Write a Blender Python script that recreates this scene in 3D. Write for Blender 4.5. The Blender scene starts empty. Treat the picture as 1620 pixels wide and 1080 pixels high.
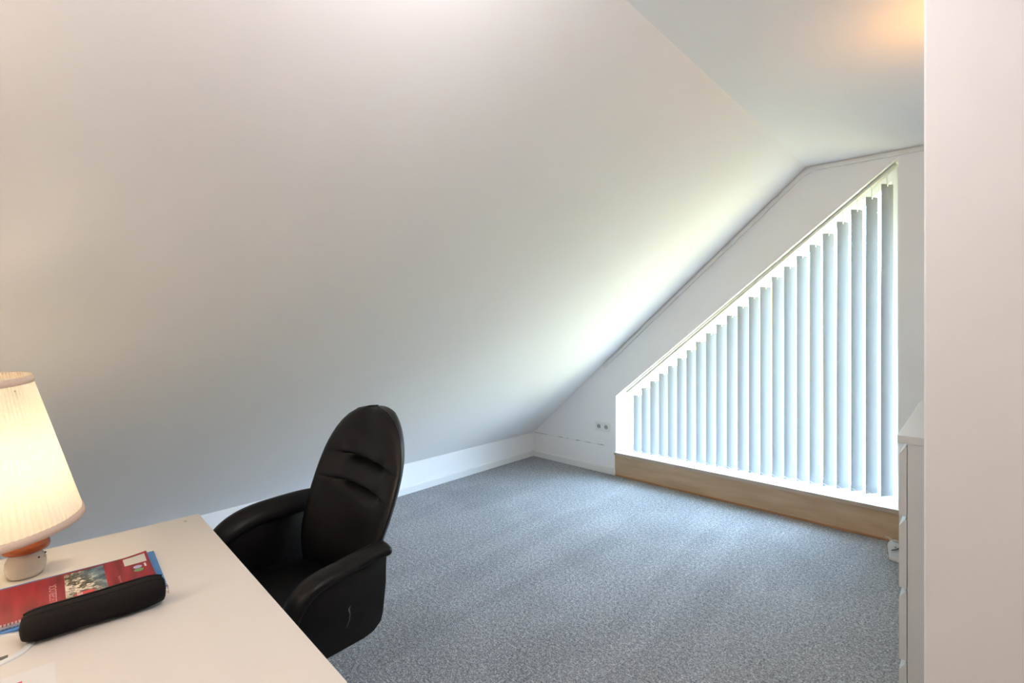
import bpy, bmesh, math, random
from mathutils import Vector, Matrix
random.seed(7)
C = bpy.context.scene.collection
PI = math.pi
sc = bpy.context.scene

# ------------------------------------------------------------------ camera, world, exposure, large lights
H_CAM = 1.37
cam_d = bpy.data.cameras.new('camera')
cam_d.sensor_width = 36.0
cam_d.lens = 36.0 * 787.42 / 1620.0
cam_d.shift_y = -(540.0 - 508.82) / 1620.0
cam_d.clip_start = 0.02
cam = bpy.data.objects.new('camera', cam_d); C.objects.link(cam)
cam.location = (0, 0, H_CAM)
cam.rotation_euler = (PI/2, 0, 0.7482)
sc.camera = cam
sc.view_settings.view_transform = 'Standard'
sc.view_settings.look = 'None'
sc.view_settings.gamma = 1.0
sc.view_settings.use_curve_mapping = False
sc.view_settings.exposure = 0.17
try:
    sc.cycles.use_denoising = True
    sc.cycles.max_bounces = 14
    sc.cycles.diffuse_bounces = 8
    sc.cycles.transmission_bounces = 10
    sc.cycles.sample_clamp_indirect = 12.0
    sc.cycles.caustics_reflective = False
    sc.cycles.caustics_refractive = False
except Exception:
    pass

SKY = (0.55, 0.735, 1.0); SKY_S = 34.0
GRASS = (1.0, 0.92, 0.44); GRASS_S = 7.3
w = bpy.data.worlds.new('sky'); sc.world = w; w.use_nodes = True
nt = w.node_tree; nt.nodes.clear()
out = nt.nodes.new('ShaderNodeOutputWorld'); bg = nt.nodes.new('ShaderNodeBackground')
tc = nt.nodes.new('ShaderNodeTexCoord'); sx = nt.nodes.new('ShaderNodeSeparateXYZ')
rp = nt.nodes.new('ShaderNodeValToRGB')
mp = nt.nodes.new('ShaderNodeMapRange'); mp.inputs[1].default_value = -1; mp.inputs[2].default_value = 1
nt.links.new(tc.outputs['Generated'], sx.inputs[0]); nt.links.new(sx.outputs[2], mp.inputs[0])
nt.links.new(mp.outputs[0], rp.inputs[0])
g = tuple(c*GRASS_S/SKY_S for c in GRASS)
e = rp.color_ramp.elements
e[0].position = 0.0; e[0].color = (*g, 1)
e[1].position = 1.0; e[1].color = (SKY[0]*0.9, SKY[1]*0.95, SKY[2], 1)
x = e.new(0.53); x.color = (*g, 1)
x = e.new(0.57); x.color = (*SKY, 1)
nt.links.new(rp.outputs[0], bg.inputs[0]); bg.inputs[1].default_value = SKY_S
nt.links.new(bg.outputs[0], out.inputs[0])

# portal in the window opening: guides daylight sampling, gives off nothing itself
pd = bpy.data.lights.new('window_portal', 'AREA'); pd.shape = 'RECTANGLE'; pd.size = 2.1; pd.size_y = 2.25
pd.cycles.is_portal = True
po = bpy.data.objects.new('window_portal', pd); C.objects.link(po)
po.location = (-1.344, 4.27, 1.31); po.rotation_euler = (-PI/2, 0, 0)

# ------------------------------------------------------------------ helpers
def lamp_light(name, kind, loc, power, color, size=0.05, rot=(0,0,0), size_y=None):
    d = bpy.data.lights.new(name, kind); d.energy = power; d.color = color
    if kind == 'POINT': d.shadow_soft_size = size
    if kind == 'AREA':
        d.size = size
        if size_y: d.shape = 'RECTANGLE'; d.size_y = size_y
    o = bpy.data.objects.new(name, d); C.objects.link(o); o.location = loc; o.rotation_euler = rot
    return o

def obj(name, bm, m, parent=None, smooth=False, label=None, angle=None):
    me = bpy.data.meshes.new(name)
    bmesh.ops.recalc_face_normals(bm, faces=bm.faces[:])
    bm.to_mesh(me); bm.free()
    o = bpy.data.objects.new(name, me); C.objects.link(o)
    for mm in (m if isinstance(m, (list, tuple)) else [m]): me.materials.append(mm)
    if smooth:
        for p in me.polygons: p.use_smooth = True
        if angle:
            try: me.set_sharp_from_angle(angle=math.radians(angle))
            except Exception: pass
    if parent: o.parent = parent
    if label: o['label'] = label
    return o

def tag(o, label, cat, group=None):
    o['label'] = label; o['category'] = cat
    if group: o['group'] = group
    return o

def thing(name, label, cat, loc=(0,0,0), rz=0, group=None):
    o = bpy.data.objects.new(name, None); C.objects.link(o)
    o.empty_display_size = 0.05
    o.location = loc; o.rotation_euler = (0, 0, rz)
    return tag(o, label, cat, group)

def struct(name, bm, m, parent=None, smooth=False, label=None):
    o = obj(name, bm, m, parent, smooth, label)
    if parent is None: o['kind'] = 'structure'
    return o

def add_box(bm, x0, x1, y0, y1, z0, z1, bev=0, seg=2, M=None):
    r = bmesh.ops.create_cube(bm, size=1.0)
    vs = r['verts']
    for v in vs:
        v.co = Vector(((x0+x1)/2 + v.co.x*(x1-x0), (y0+y1)/2 + v.co.y*(y1-y0), (z0+z1)/2 + v.co.z*(z1-z0)))
    if M is not None:
        for v in vs: v.co = M @ v.co
    if bev:
        es = list({ed for v in vs for ed in v.link_edges})
        bmesh.ops.bevel(bm, geom=es, offset=bev, segments=seg, profile=0.5, affect='EDGES')
    return bm

def box(*a, **k):
    bm = bmesh.new(); return add_box(bm, *a, **k)

def add_prism(bm, pts, a, b, axis='Y', bev=0):
    """pts: 2-D outline; axis Y: (x,z) extruded y=a..b; X: (y,z); Z: (x,y)"""
    def P(p, t):
        return (p[0], t, p[1]) if axis == 'Y' else ((t, p[0], p[1]) if axis == 'X' else (p[0], p[1], t))
    va = [bm.verts.new(P(p, a)) for p in pts]; vb = [bm.verts.new(P(p, b)) for p in pts]
    n = len(pts)
    fs = [bm.faces.new(va), bm.faces.new(vb[::-1])]
    for i in range(n):
        fs.append(bm.faces.new((va[i], vb[i], vb[(i+1) % n], va[(i+1) % n])))
    if bev:
        es = list({ed for f in fs for ed in f.edges})
        bmesh.ops.bevel(bm, geom=es, offset=bev, segments=2, profile=0.5, affect='EDGES')
    return bm

def prism(*a, **k):
    bm = bmesh.new(); return add_prism(bm, *a, **k)

def add_tube(bm, pts, r, n=10, cap=True):
    pts = [Vector(p) for p in pts]; rings = []
    rr = r if isinstance(r, (list, tuple)) else [r]*len(pts)
    up = Vector((0, 0, 1))
    for i, p in enumerate(pts):
        d = (pts[min(i+1, len(pts)-1)] - pts[max(i-1, 0)]).normalized()
        if abs(d.dot(up)) > 0.98: up = Vector((1, 0, 0))
        e1 = d.cross(up).normalized(); e2 = d.cross(e1).normalized()
        up = -e2 if i else up
        up = e1.cross(d)
        rings.append([bm.verts.new(p + rr[i]*(math.cos(2*PI*k/n)*e1 + math.sin(2*PI*k/n)*e2)) for k in range(n)])
    for a, b in zip(rings, rings[1:]):
        for k in range(n): bm.faces.new((a[k], a[(k+1) % n], b[(k+1) % n], b[k]))
    if cap: bm.faces.new(rings[0][::-1]); bm.faces.new(rings[-1])
    return bm

def tube(*a, **k):
    bm = bmesh.new(); return add_tube(bm, *a, **k)

def add_lathe(bm, prof, n=48, c=(0,0,0), closed=False):
    rings = []
    for r, z in prof:
        if r < 1e-6: rings.append([bm.verts.new((c[0], c[1], c[2]+z))])
        else: rings.append([bm.verts.new((c[0]+r*math.cos(2*PI*k/n), c[1]+r*math.sin(2*PI*k/n), c[2]+z)) for k in range(n)])
    pairs = list(zip(rings, rings[1:]))
    if closed: pairs.append((rings[-1], rings[0]))
    for a, b in pairs:
        for k in range(n):
            k2 = (k+1) % n
            if len(a) == 1 and len(b) == 1: continue
            if len(a) == 1: bm.faces.new((a[0], b[k2], b[k]))
            elif len(b) == 1: bm.faces.new((a[k], a[k2], b[0]))
            else: bm.faces.new((a[k], a[k2], b[k2], b[k]))
    return bm

def lathe(*a, **k):
    bm = bmesh.new(); return add_lathe(bm, *a, **k)

def lerp_tab(tab, x):
    if x <= tab[0][0]: return tab[0][1]
    for (a, fa), (b, fb) in zip(tab, tab[1:]):
        if x <= b:
            t = (x-a)/(b-a); t = t*t*(3-2*t) if False else t
            return fa + (fb-fa)*t
    return tab[-1][1]

def spline(tab, x):
    """Catmull-Rom through (x, f) pairs"""
    n = len(tab)
    if x <= tab[0][0]: return tab[0][1]
    if x >= tab[-1][0]: return tab[-1][1]
    for i in range(n-1):
        if x <= tab[i+1][0]:
            x0, f0 = tab[i]; x1, f1 = tab[i+1]
            m0 = (f1 - tab[i-1][1])/(x1 - tab[i-1][0]) if i > 0 else (f1-f0)/(x1-x0)
            m1 = (tab[i+2][1] - f0)/(tab[i+2][0] - x0) if i+2 < n else (f1-f0)/(x1-x0)
            h = x1-x0; t = (x-x0)/h
            return (2*t**3-3*t**2+1)*f0 + (t**3-2*t**2+t)*h*m0 + (-2*t**3+3*t**2)*f1 + (t**3-t**2)*h*m1

# ------------------------------------------------------------------ materials
def mat(name, col, rough=0.5, **kw):
    m = bpy.data.materials.new(name); m.use_nodes = True
    b = m.node_tree.nodes['Principled BSDF']
    b.inputs['Base Color'].default_value = (*col, 1); b.inputs['Roughness'].default_value = rough
    for k, v in kw.items(): b.inputs[k.replace('_', ' ')].default_value = v
    return m

def N(m, t, **ins):
    n = m.node_tree.nodes.new(t)
    for k, v in ins.items():
        n.inputs[k].default_value = v
    return n

def coords(m, sock='Object'):
    return N(m, 'ShaderNodeTexCoord').outputs[sock]

def noise_bump(m, scale, strength, dist=0.002, detail=3):
    L = m.node_tree.links; b = m.node_tree.nodes['Principled BSDF']
    n = N(m, 'ShaderNodeTexNoise', Scale=scale, Detail=detail)
    L.new(coords(m), n.inputs['Vector'])
    bp = N(m, 'ShaderNodeBump', Strength=strength, Distance=dist)
    L.new(n.outputs[0], bp.inputs['Height']); L.new(bp.outputs[0], b.inputs['Normal'])
    return n

def noise_color(m, scale, c1, c2, lo=0.35, hi=0.65, detail=3, mapping=None):
    L = m.node_tree.links; b = m.node_tree.nodes['Principled BSDF']
    n = N(m, 'ShaderNodeTexNoise', Scale=scale, Detail=detail)
    v = coords(m)
    if mapping:
        mp = N(m, 'ShaderNodeMapping'); mp.inputs['Scale'].default_value = mapping
        L.new(v, mp.inputs[0]); v = mp.outputs[0]
    L.new(v, n.inputs['Vector'])
    r = N(m, 'ShaderNodeValToRGB'); r.color_ramp.elements[0].position = lo; r.color_ramp.elements[1].position = hi
    r.color_ramp.elements[0].color = (*c1, 1); r.color_ramp.elements[1].color = (*c2, 1)
    L.new(n.outputs[0], r.inputs[0]); L.new(r.outputs[0], b.inputs['Base Color'])
    return r

WHITE = (0.905, 0.895, 0.89)
plaster = mat('white_plaster', WHITE, 0.75)
noise_color(plaster, 1.6, (0.89, 0.88, 0.875), (0.91, 0.90, 0.895), 0.3, 0.7, 4)
noise_bump(plaster, 60, 0.10, 0.002)
white_paint = mat('white_gloss_paint', (0.82, 0.82, 0.81), 0.4)
noise_bump(white_paint, 30, 0.03, 0.001)
white_plastic = mat('white_plastic', (0.80, 0.80, 0.78), 0.35)
noise_bump(white_plastic, 200, 0.02, 0.0005)
socket_dark = mat('socket_hole', (0.10, 0.10, 0.10), 0.6)
noise_bump(socket_dark, 200, 0.05, 0.0005)

# gable wall: plaster with the row of dark scuffs above the baseboard
gable_m = mat('gable_plaster', WHITE, 0.75)
def _gable():
    m = gable_m; L = m.node_tree.links; b = m.node_tree.nodes['Principled BSDF']
    s = N(m, 'ShaderNodeSeparateXYZ'); L.new(coords(m), s.inputs[0])
    n1 = N(m, 'ShaderNodeTexNoise', Scale=1.0, Detail=2)
    mp = N(m, 'ShaderNodeMapping'); mp.inputs['Scale'].default_value = (15.0, 1, 0.0)
    L.new(coords(m), mp.inputs[0]); L.new(mp.outputs[0], n1.inputs['Vector'])
    n2 = N(m, 'ShaderNodeTexNoise', Scale=90, Detail=3); L.new(coords(m), n2.inputs['Vector'])
    def math_(op, a, bb, clamp=False):
        q = N(m, 'ShaderNodeMath'); q.operation = op; q.use_clamp = clamp
        for i, v in enumerate((a, bb)):
            if isinstance(v, (int, float)): q.inputs[i].default_value = v
            else: L.new(v, q.inputs[i])
        return q.outputs[0]
    # line z ~ 0.243 falling to 0.237
    zz = math_('ADD', math_('MULTIPLY', s.outputs[0], 0.0075), 0.2655)
    dz = math_('ABSOLUTE', math_('SUBTRACT', s.outputs[2], zz), 0.0)
    band = math_('SUBTRACT', 1.0, math_('DIVIDE', dz, math_('ADD', math_('MULTIPLY', n2.outputs[0], 0.010), 0.0005)), True)
    xa = math_('GREATER_THAN', s.outputs[0], -3.296); xb = math_('LESS_THAN', s.outputs[0], -2.425)
    g1 = math_('MULTIPLY', math_('SUBTRACT', n1.outputs[0], 0.45), 6.0, True)
    f = math_('MULTIPLY', math_('MULTIPLY', band, math_('MULTIPLY', xa, xb)), math_('ADD', math_('MULTIPLY', g1, 0.8), 0.10), True)
    n3 = N(m, 'ShaderNodeTexNoise', Scale=1.6, Detail=4); L.new(coords(m), n3.inputs['Vector'])
    r = N(m, 'ShaderNodeValToRGB'); r.color_ramp.elements[0].position = 0.3; r.color_ramp.elements[1].position = 0.7
    r.color_ramp.elements[0].color = (0.89, 0.88, 0.875, 1); r.color_ramp.elements[1].color = (0.91, 0.90, 0.895, 1)
    L.new(n3.outputs[0], r.inputs[0])
    mx = N(m, 'ShaderNodeMix'); mx.data_type = 'RGBA'
    L.new(f, mx.inputs[0]); L.new(r.outputs[0], mx.inputs[6]); mx.inputs[7].default_value = (0.10, 0.10, 0.09, 1)
    L.new(mx.outputs[2], b.inputs['Base Color'])
    n4 = N(m, 'ShaderNodeTexNoise', Scale=60, Detail=3); L.new(coords(m), n4.inputs['Vector'])
    bp = N(m, 'ShaderNodeBump', Strength=0.1, Distance=0.002); L.new(n4.outputs[0], bp.inputs['Height'])
    L.new(bp.outputs[0], b.inputs['Normal'])
_gable()

# carpet
carpet = mat('grey_carpet', (0.3, 0.3, 0.3), 0.95)
def _carpet():
    m = carpet; L = m.node_tree.links; b = m.node_tree.nodes['Principled BSDF']
    co = coords(m)
    n1 = N(m, 'ShaderNodeTexNoise', Scale=150, Detail=2, Roughness=0.6); L.new(co, n1.inputs['Vector'])
    n1b = N(m, 'ShaderNodeTexNoise', Scale=60, Detail=2); L.new(co, n1b.inputs['Vector'])
    n2 = N(m, 'ShaderNodeTexNoise', Scale=2.2, Detail=3, Distortion=0.6); L.new(co, n2.inputs['Vector'])
    # swept lanes left by the vacuum cleaner, running roughly along the room
    mp = N(m, 'ShaderNodeMapping'); mp.inputs['Rotation'].default_value = (0, 0, math.radians(24)); mp.inputs['Scale'].default_value = (3.1, 0.55, 1)
    L.new(co, mp.inputs[0])
    n3 = N(m, 'ShaderNodeTexNoise', Scale=1.0, Detail=1, Distortion=0.3); L.new(mp.outputs[0], n3.inputs['Vector'])
    r3 = N(m, 'ShaderNodeValToRGB'); r3.color_ramp.elements[0].position = 0.46; r3.color_ramp.elements[1].position = 0.52
    L.new(n3.outputs[0], r3.inputs[0])
    r = N(m, 'ShaderNodeValToRGB'); el = r.color_ramp.elements
    el[0].position = 0.33; el[0].color = (0.115, 0.118, 0.125, 1); el[1].position = 0.67; el[1].color = (0.62, 0.63, 0.65, 1)
    k = el.new(0.5); k.color = (0.30, 0.305, 0.315, 1)
    mixn = N(m, 'ShaderNodeMix'); mixn.inputs[0].default_value = 0.3
    L.new(n1.outputs[0], mixn.inputs[2]); L.new(n1b.outputs[0], mixn.inputs[3]); L.new(mixn.outputs[0], r.inputs[0])
    r2 = N(m, 'ShaderNodeMapRange'); r2.inputs[1].default_value = 0.3; r2.inputs[2].default_value = 0.7; r2.inputs[3].default_value = 0.90; r2.inputs[4].default_value = 1.08
    L.new(n2.outputs[0], r2.inputs[0])
    r4 = N(m, 'ShaderNodeMapRange'); r4.inputs[3].default_value = 0.955; r4.inputs[4].default_value = 1.045
    L.new(r3.outputs[0], r4.inputs[0])
    mu = N(m, 'ShaderNodeMath'); mu.operation = 'MULTIPLY'; L.new(r2.outputs[0], mu.inputs[0]); L.new(r4.outputs[0], mu.inputs[1])
    mx = N(m, 'ShaderNodeVectorMath'); mx.operation = 'SCALE'
    L.new(r.outputs[0], mx.inputs[0]); L.new(mu.outputs[0], mx.inputs['Scale'])
    L.new(mx.outputs[0], b.inputs['Base Color'])
    bp = N(m, 'ShaderNodeBump', Strength=0.6, Distance=0.006); L.new(n1.outputs[0], bp.inputs['Height']); L.new(bp.outputs[0], b.inputs['Normal'])
    b.inputs['Specular IOR Level'].default_value = 0.1
_carpet()

ply = mat('birch_plywood', (0.5, 0.36, 0.22), 0.5)
noise_color(ply, 3.0, (0.46, 0.315, 0.19), (0.56, 0.40, 0.255), 0.3, 0.7, 5, (1.2, 1, 7))
batten = mat('orange_brown_batten', (0.45, 0.22, 0.10), 0.5)
noise_color(batten, 4.0, (0.36, 0.17, 0.075), (0.47, 0.235, 0.11), 0.3, 0.7, 4, (2, 1, 20))
edge_m = mat('sill_edge_band', (0.36, 0.28, 0.21), 0.55)
noise_color(edge_m, 5.0, (0.44, 0.35, 0.27), (0.52, 0.42, 0.33), 0.3, 0.7, 4, (2, 1, 20))
sill_m = mat('pale_sill_laminate', (0.80, 0.78, 0.74), 0.35)
noise_color(sill_m, 3.0, (0.74, 0.72, 0.68), (0.84, 0.82, 0.79), 0.3, 0.7, 4, (2, 14, 1))
frame_m = mat('white_window_frame', (0.85, 0.86, 0.85), 0.35)
noise_bump(frame_m, 80, 0.02, 0.0005)
glass = mat('window_glass', (1, 1, 1), 0.0)
def _glass():
    m = glass; nt = m.node_tree; nt.nodes.clear()
    o = nt.nodes.new('ShaderNodeOutputMaterial'); t = nt.nodes.new('ShaderNodeBsdfTransparent'); g = nt.nodes.new('ShaderNodeBsdfGlossy')
    g.inputs['Roughness'].default_value = 0.02; mx = nt.nodes.new('ShaderNodeMixShader'); mx.inputs[0].default_value = 0.05
    t.inputs[0].default_value = (0.96, 0.985, 0.97, 1)
    nt.links.new(t.outputs[0], mx.inputs[1]); nt.links.new(g.outputs[0], mx.inputs[2]); nt.links.new(mx.outputs[0], o.inputs[0])
_glass()

def fabric(name, dcol, tcol, fac, scale=300):
    m = bpy.data.materials.new(name); m.use_nodes = True; nt = m.node_tree; nt.nodes.clear()
    o = nt.nodes.new('ShaderNodeOutputMaterial'); d = nt.nodes.new('ShaderNodeBsdfDiffuse'); t = nt.nodes.new('ShaderNodeBsdfTranslucent')
    mx = nt.nodes.new('ShaderNodeMixShader'); mx.inputs[0].default_value = fac
    tcn = nt.nodes.new('ShaderNodeTexCoord'); n = nt.nodes.new('ShaderNodeTexNoise'); n.inputs['Scale'].default_value = scale
    nt.links.new(tcn.outputs['Object'], n.inputs['Vector'])
    def vary(col):
        r = nt.nodes.new('ShaderNodeValToRGB')
        r.color_ramp.elements[0].position = 0.3; r.color_ramp.elements[1].position = 0.7
        r.color_ramp.elements[0].color = (*[c*0.97 for c in col], 1); r.color_ramp.elements[1].color = (*[min(1, c*1.03) for c in col], 1)
        nt.links.new(n.outputs[0], r.inputs[0]); return r
    nt.links.new(vary(dcol).outputs[0], d.inputs[0]); nt.links.new(vary(tcol).outputs[0], t.inputs[0])
    nt.links.new(d.outputs[0], mx.inputs[1]); nt.links.new(t.outputs[0], mx.inputs[2]); nt.links.new(mx.outputs[0], o.inputs[0])
    return m
slat_m = fabric('blind_fabric', (0.37, 0.385, 0.395), (0.36, 0.375, 0.39), 0.06, 400)
chain_m = mat('white_chain', (0.85, 0.86, 0.85), 0.4); noise_bump(chain_m, 500, 0.05, 0.0005)
rail_m = mat('aluminium_rail', (0.62, 0.63, 0.62), 0.4, Metallic=0.2); noise_bump(rail_m, 100, 0.02, 0.0005)

leather = mat('black_leather', (0.006, 0.0055, 0.006), 0.36)
noise_color(leather, 30, (0.0045, 0.004, 0.0045), (0.0075, 0.0065, 0.007), 0.3, 0.7, 5)
noise_bump(leather, 220, 0.12, 0.001, 4)
leather.node_tree.nodes['Principled BSDF'].inputs['Specular IOR Level'].default_value = 0.2
black_plastic = mat('black_plastic', (0.012, 0.012, 0.013), 0.5); noise_bump(black_plastic, 150, 0.1, 0.001)
chrome = mat('dark_steel', (0.35, 0.35, 0.36), 0.25, Metallic=1.0); noise_bump(chrome, 40, 0.02, 0.0005)

desk_m = mat('cream_white_desktop', (0.79, 0.745, 0.69), 0.42)
def _desk():
    m = desk_m; L = m.node_tree.links; b = m.node_tree.nodes['Principled BSDF']
    n = N(m, 'ShaderNodeTexNoise', Scale=7, Detail=6, Roughness=0.7, Distortion=1.0)
    mp = N(m, 'ShaderNodeMapping'); mp.inputs['Scale'].default_value = (3.0, 1.0, 1)
    L.new(coords(m), mp.inputs[0]); L.new(mp.outputs[0], n.inputs['Vector'])
    r = N(m, 'ShaderNodeValToRGB'); el = r.color_ramp.elements
    el[0].position = 0.66; el[0].color = (0.79, 0.745, 0.69, 1); el[1].position = 0.80; el[1].color = (0.60, 0.585, 0.56, 1)
    L.new(n.outputs[0], r.inputs[0]); L.new(r.outputs[0], b.inputs['Base Color'])
_desk()
chest_m = mat('white_chest_foil', (0.68, 0.68, 0.665), 0.38); noise_bump(chest_m, 90, 0.02, 0.0005)
ceramic = mat('cream_ceramic', (0.66, 0.58, 0.48), 0.18); noise_bump(ceramic, 20, 0.02, 0.001)
orange_gl = mat('orange_glaze', (0.62, 0.16, 0.035), 0.22); noise_color(orange_gl, 25, (0.28, 0.060, 0.012), (0.38, 0.085, 0.02))
shade_m = fabric('pleated_cream_fabric', (0.90, 0.87, 0.80), (0.95, 0.92, 0.79), 0.68, 250)
band_m = fabric('satin_band', (0.86, 0.72, 0.62), (0.75, 0.55, 0.38), 0.25, 250)
brass = mat('brass_fitting', (0.6, 0.45, 0.2), 0.3, Metallic=1.0); noise_bump(brass, 50, 0.02, 0.0005)
dark_eye = mat('black_glaze', (0.02, 0.015, 0.01), 0.2); noise_bump(dark_eye, 50, 0.02, 0.0005)
def emis(name, col, s):
    m = bpy.data.materials.new(name); m.use_nodes = True; nt = m.node_tree; nt.nodes.clear()
    o = nt.nodes.new('ShaderNodeOutputMaterial'); em = nt.nodes.new('ShaderNodeEmission')
    em.inputs[0].default_value = (*col, 1); em.inputs[1].default_value = s
    nt.links.new(em.outputs[0], o.inputs[0]); return m
bulb_m = emis('glowing_bulb', (1.0, 0.72, 0.40), 14)
globe_m = emis('glowing_opal_glass', (1.0, 0.70, 0.38), 10)

case_m = mat('black_canvas', (0.008, 0.0065, 0.006), 0.9, Specular_IOR_Level=0.2)
noise_bump(case_m, 900, 0.35, 0.001)
zip_m = mat('black_zip_tape', (0.008, 0.008, 0.008), 0.8, Specular_IOR_Level=0.2); noise_bump(zip_m, 700, 0.3, 0.001)
blue_m = mat('blue_folder_card', (0.06, 0.20, 0.46), 0.4); noise_color(blue_m, 30, (0.055, 0.19, 0.44), (0.07, 0.22, 0.50))
paper_m = mat('white_paper', (0.82, 0.80, 0.78), 0.7); noise_bump(paper_m, 300, 0.03, 0.0005)
pink_m = mat('crimson_print', (0.65, 0.06, 0.14), 0.6); noise_color(pink_m, 60, (0.60, 0.05, 0.13), (0.70, 0.07, 0.16))
wire_m = mat('white_coated_wire', (0.75, 0.73, 0.70), 0.35, Metallic=0.3); noise_bump(wire_m, 200, 0.02, 0.0005)
red_m = mat('red_glossy_cover', (0.42, 0.03, 0.045), 0.4, Specular_IOR_Level=0.3)
noise_color(red_m, 1.6, (0.13, 0.006, 0.010), (0.34, 0.024, 0.036), 0.3, 0.7, 1, (2.5, 26, 1))
photo_m = mat('landscape_print', (0.2, 0.25, 0.28), 0.3)
def _photo():
    m = photo_m; L = m.node_tree.links; b = m.node_tree.nodes['Principled BSDF']
    s = N(m, 'ShaderNodeSeparateXYZ'); L.new(coords(m), s.inputs[0])
    n = N(m, 'ShaderNodeTexNoise', Scale=75, Detail=4, Roughness=0.65); L.new(coords(m), n.inputs['Vector'])
    n2 = N(m, 'ShaderNodeTexNoise', Scale=22, Detail=3); L.new(coords(m), n2.inputs['Vector'])
    ra = N(m, 'ShaderNodeValToRGB'); el = ra.color_ramp.elements      # blossoms / foliage
    el[0].position = 0.40; el[0].color = (0.025, 0.03, 0.012, 1); el[1].position = 0.60; el[1].color = (0.80, 0.72, 0.60, 1)
    k = el.new(0.5); k.color = (0.16, 0.13, 0.06, 1)
    L.new(n.outputs[0], ra.inputs[0])
    rb = N(m, 'ShaderNodeValToRGB'); el = rb.color_ramp.elements      # mountain side and sky
    el[0].position = 0.42; el[0].color = (0.014, 0.024, 0.028, 1); el[1].position = 0.66; el[1].color = (0.16, 0.27, 0.34, 1)
    L.new(n2.outputs[0], rb.inputs[0])
    # foliage where x (towards spiral) large and y small
    a = N(m, 'ShaderNodeMath'); a.operation = 'MULTIPLY_ADD'; L.new(s.outputs[1], a.inputs[0]); a.inputs[1].default_value = -25.0; a.inputs[2].default_value = -3.18
    c = N(m, 'ShaderNodeMath'); c.operation = 'MULTIPLY_ADD'; L.new(s.outputs[0], c.inputs[0]); c.inputs[1].default_value = 8.0; L.new(a.outputs[0], c.inputs[2])
    d = N(m, 'ShaderNodeMath'); d.operation = 'ADD'; d.use_clamp = True; L.new(c.outputs[0], d.inputs[0])
    q = N(m, 'ShaderNodeMath'); q.operation = 'MULTIPLY_ADD'; L.new(n2.outputs[0], q.inputs[0]); q.inputs[1].default_value = 2.0; q.inputs[2].default_value = -1.0
    L.new(q.outputs[0], d.inputs[1])
    mx = N(m, 'ShaderNodeMix'); mx.data_type = 'RGBA'; L.new(d.outputs[0], mx.inputs[0]); L.new(rb.outputs[0], mx.inputs[6]); L.new(ra.outputs[0], mx.inputs[7])
    L.new(mx.outputs[2], b.inputs['Base Color'])
_photo()
print_white = mat('white_print', (0.75, 0.74, 0.72), 0.4); noise_bump(print_white, 200, 0.02, 0.0005)
print_pale = mat('pale_pink_print', (0.62, 0.30, 0.30), 0.4); noise_bump(print_pale, 200, 0.02, 0.0005)
print_green = mat('green_print', (0.15, 0.34, 0.12), 0.4); noise_bump(print_green, 200, 0.02, 0.0005)
print_violet = mat('lilac_print', (0.45, 0.42, 0.68), 0.4); noise_bump(print_violet, 200, 0.02, 0.0005)
print_red = mat('bright_red_print', (0.62, 0.07, 0.06), 0.4); noise_bump(print_red, 200, 0.02, 0.0005)
shoe_m = mat('white_shoe_leather', (0.62, 0.65, 0.66), 0.5); noise_bump(shoe_m, 120, 0.1, 0.001)
sole_m = mat('white_rubber', (0.70, 0.68, 0.66), 0.6); noise_bump(sole_m, 120, 0.1, 0.001)
lining_m = mat('beige_lining', (0.50, 0.45, 0.36), 0.9); noise_bump(lining_m, 300, 0.2, 0.001)
bluething = mat('pale_blue_ceramic', (0.55, 0.68, 0.75), 0.3); noise_bump(bluething, 50, 0.02, 0.001)
brownthing = mat('dark_brown_wood', (0.05, 0.035, 0.02), 0.5); noise_color(brownthing, 12, (0.04, 0.028, 0.016), (0.07, 0.045, 0.025))

# ------------------------------------------------------------------ the room
L = 3.8916; XK = -3.3153; ZK = 0.2379; XR = -0.8448; ZC = 2.4346
XW1 = -2.3444; XW2 = -0.3444; ZW1 = 0.7082; ZW2 = 2.3924; ZS = 0.2086
YB = -2.6; XE = 0.31; TH = 0.36
SL = (ZC-ZK)/(XR-XK)
def slope_z(X): return ZK + SL*(X-XK)

struct('floor', box(XK-0.3, 2.2, YB-0.2, L+0.02, -0.15, 0.0), carpet)
struct('wall_left', box(XK-0.15, XK, YB, L, 0.0, ZK+0.05), plaster)
nx, nz = -math.sin(math.atan(SL)), math.cos(math.atan(SL))
struct('wall_slope', prism([(XK, ZK), (XR, ZC), (XR+nx*0.25, ZC+nz*0.25), (XK+nx*0.25, ZK+nz*0.25)], YB, L+TH), plaster)
struct('ceiling', prism([(XR, ZC), (2.2, ZC), (2.2, ZC+0.2), (XR-0.2, ZC+0.2)], YB, L+TH), plaster)
# gable wall with the trapezoid opening
def gable():
    bm = bmesh.new()
    y0, y1 = L, L+TH
    so = (ZW2-ZW1)/(XW2-XW1)
    add_prism(bm, [(XK-0.2, -0.15), (XW1, -0.15), (XW1, ZW1), (XW1, slope_z(XW1)+0.05), (XK-0.2, slope_z(XK-0.2)+0.05)], y0, y1)
    add_prism(bm, [(XW1, ZW1), (XW2, ZW2), (XW2, ZC+0.05), (XR, ZC+0.05), (XW1, slope_z(XW1)+0.05)], y0, y1)
    add_prism(bm, [(XW2, -0.15), (2.2, -0.15), (2.2, ZC+0.05), (XW2, ZC+0.05)], y0, y1)
    add_prism(bm, [(XW1, -0.15), (XW2, -0.15), (XW2, ZS-0.03), (XW1, ZS-0.03)], y0+0.01, y1)
    return bm
struct('wall_back', gable(), gable_m)
struct('wall_right', box(XE, XE+0.12, 1.42, L, 0, ZC), plaster)
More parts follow.
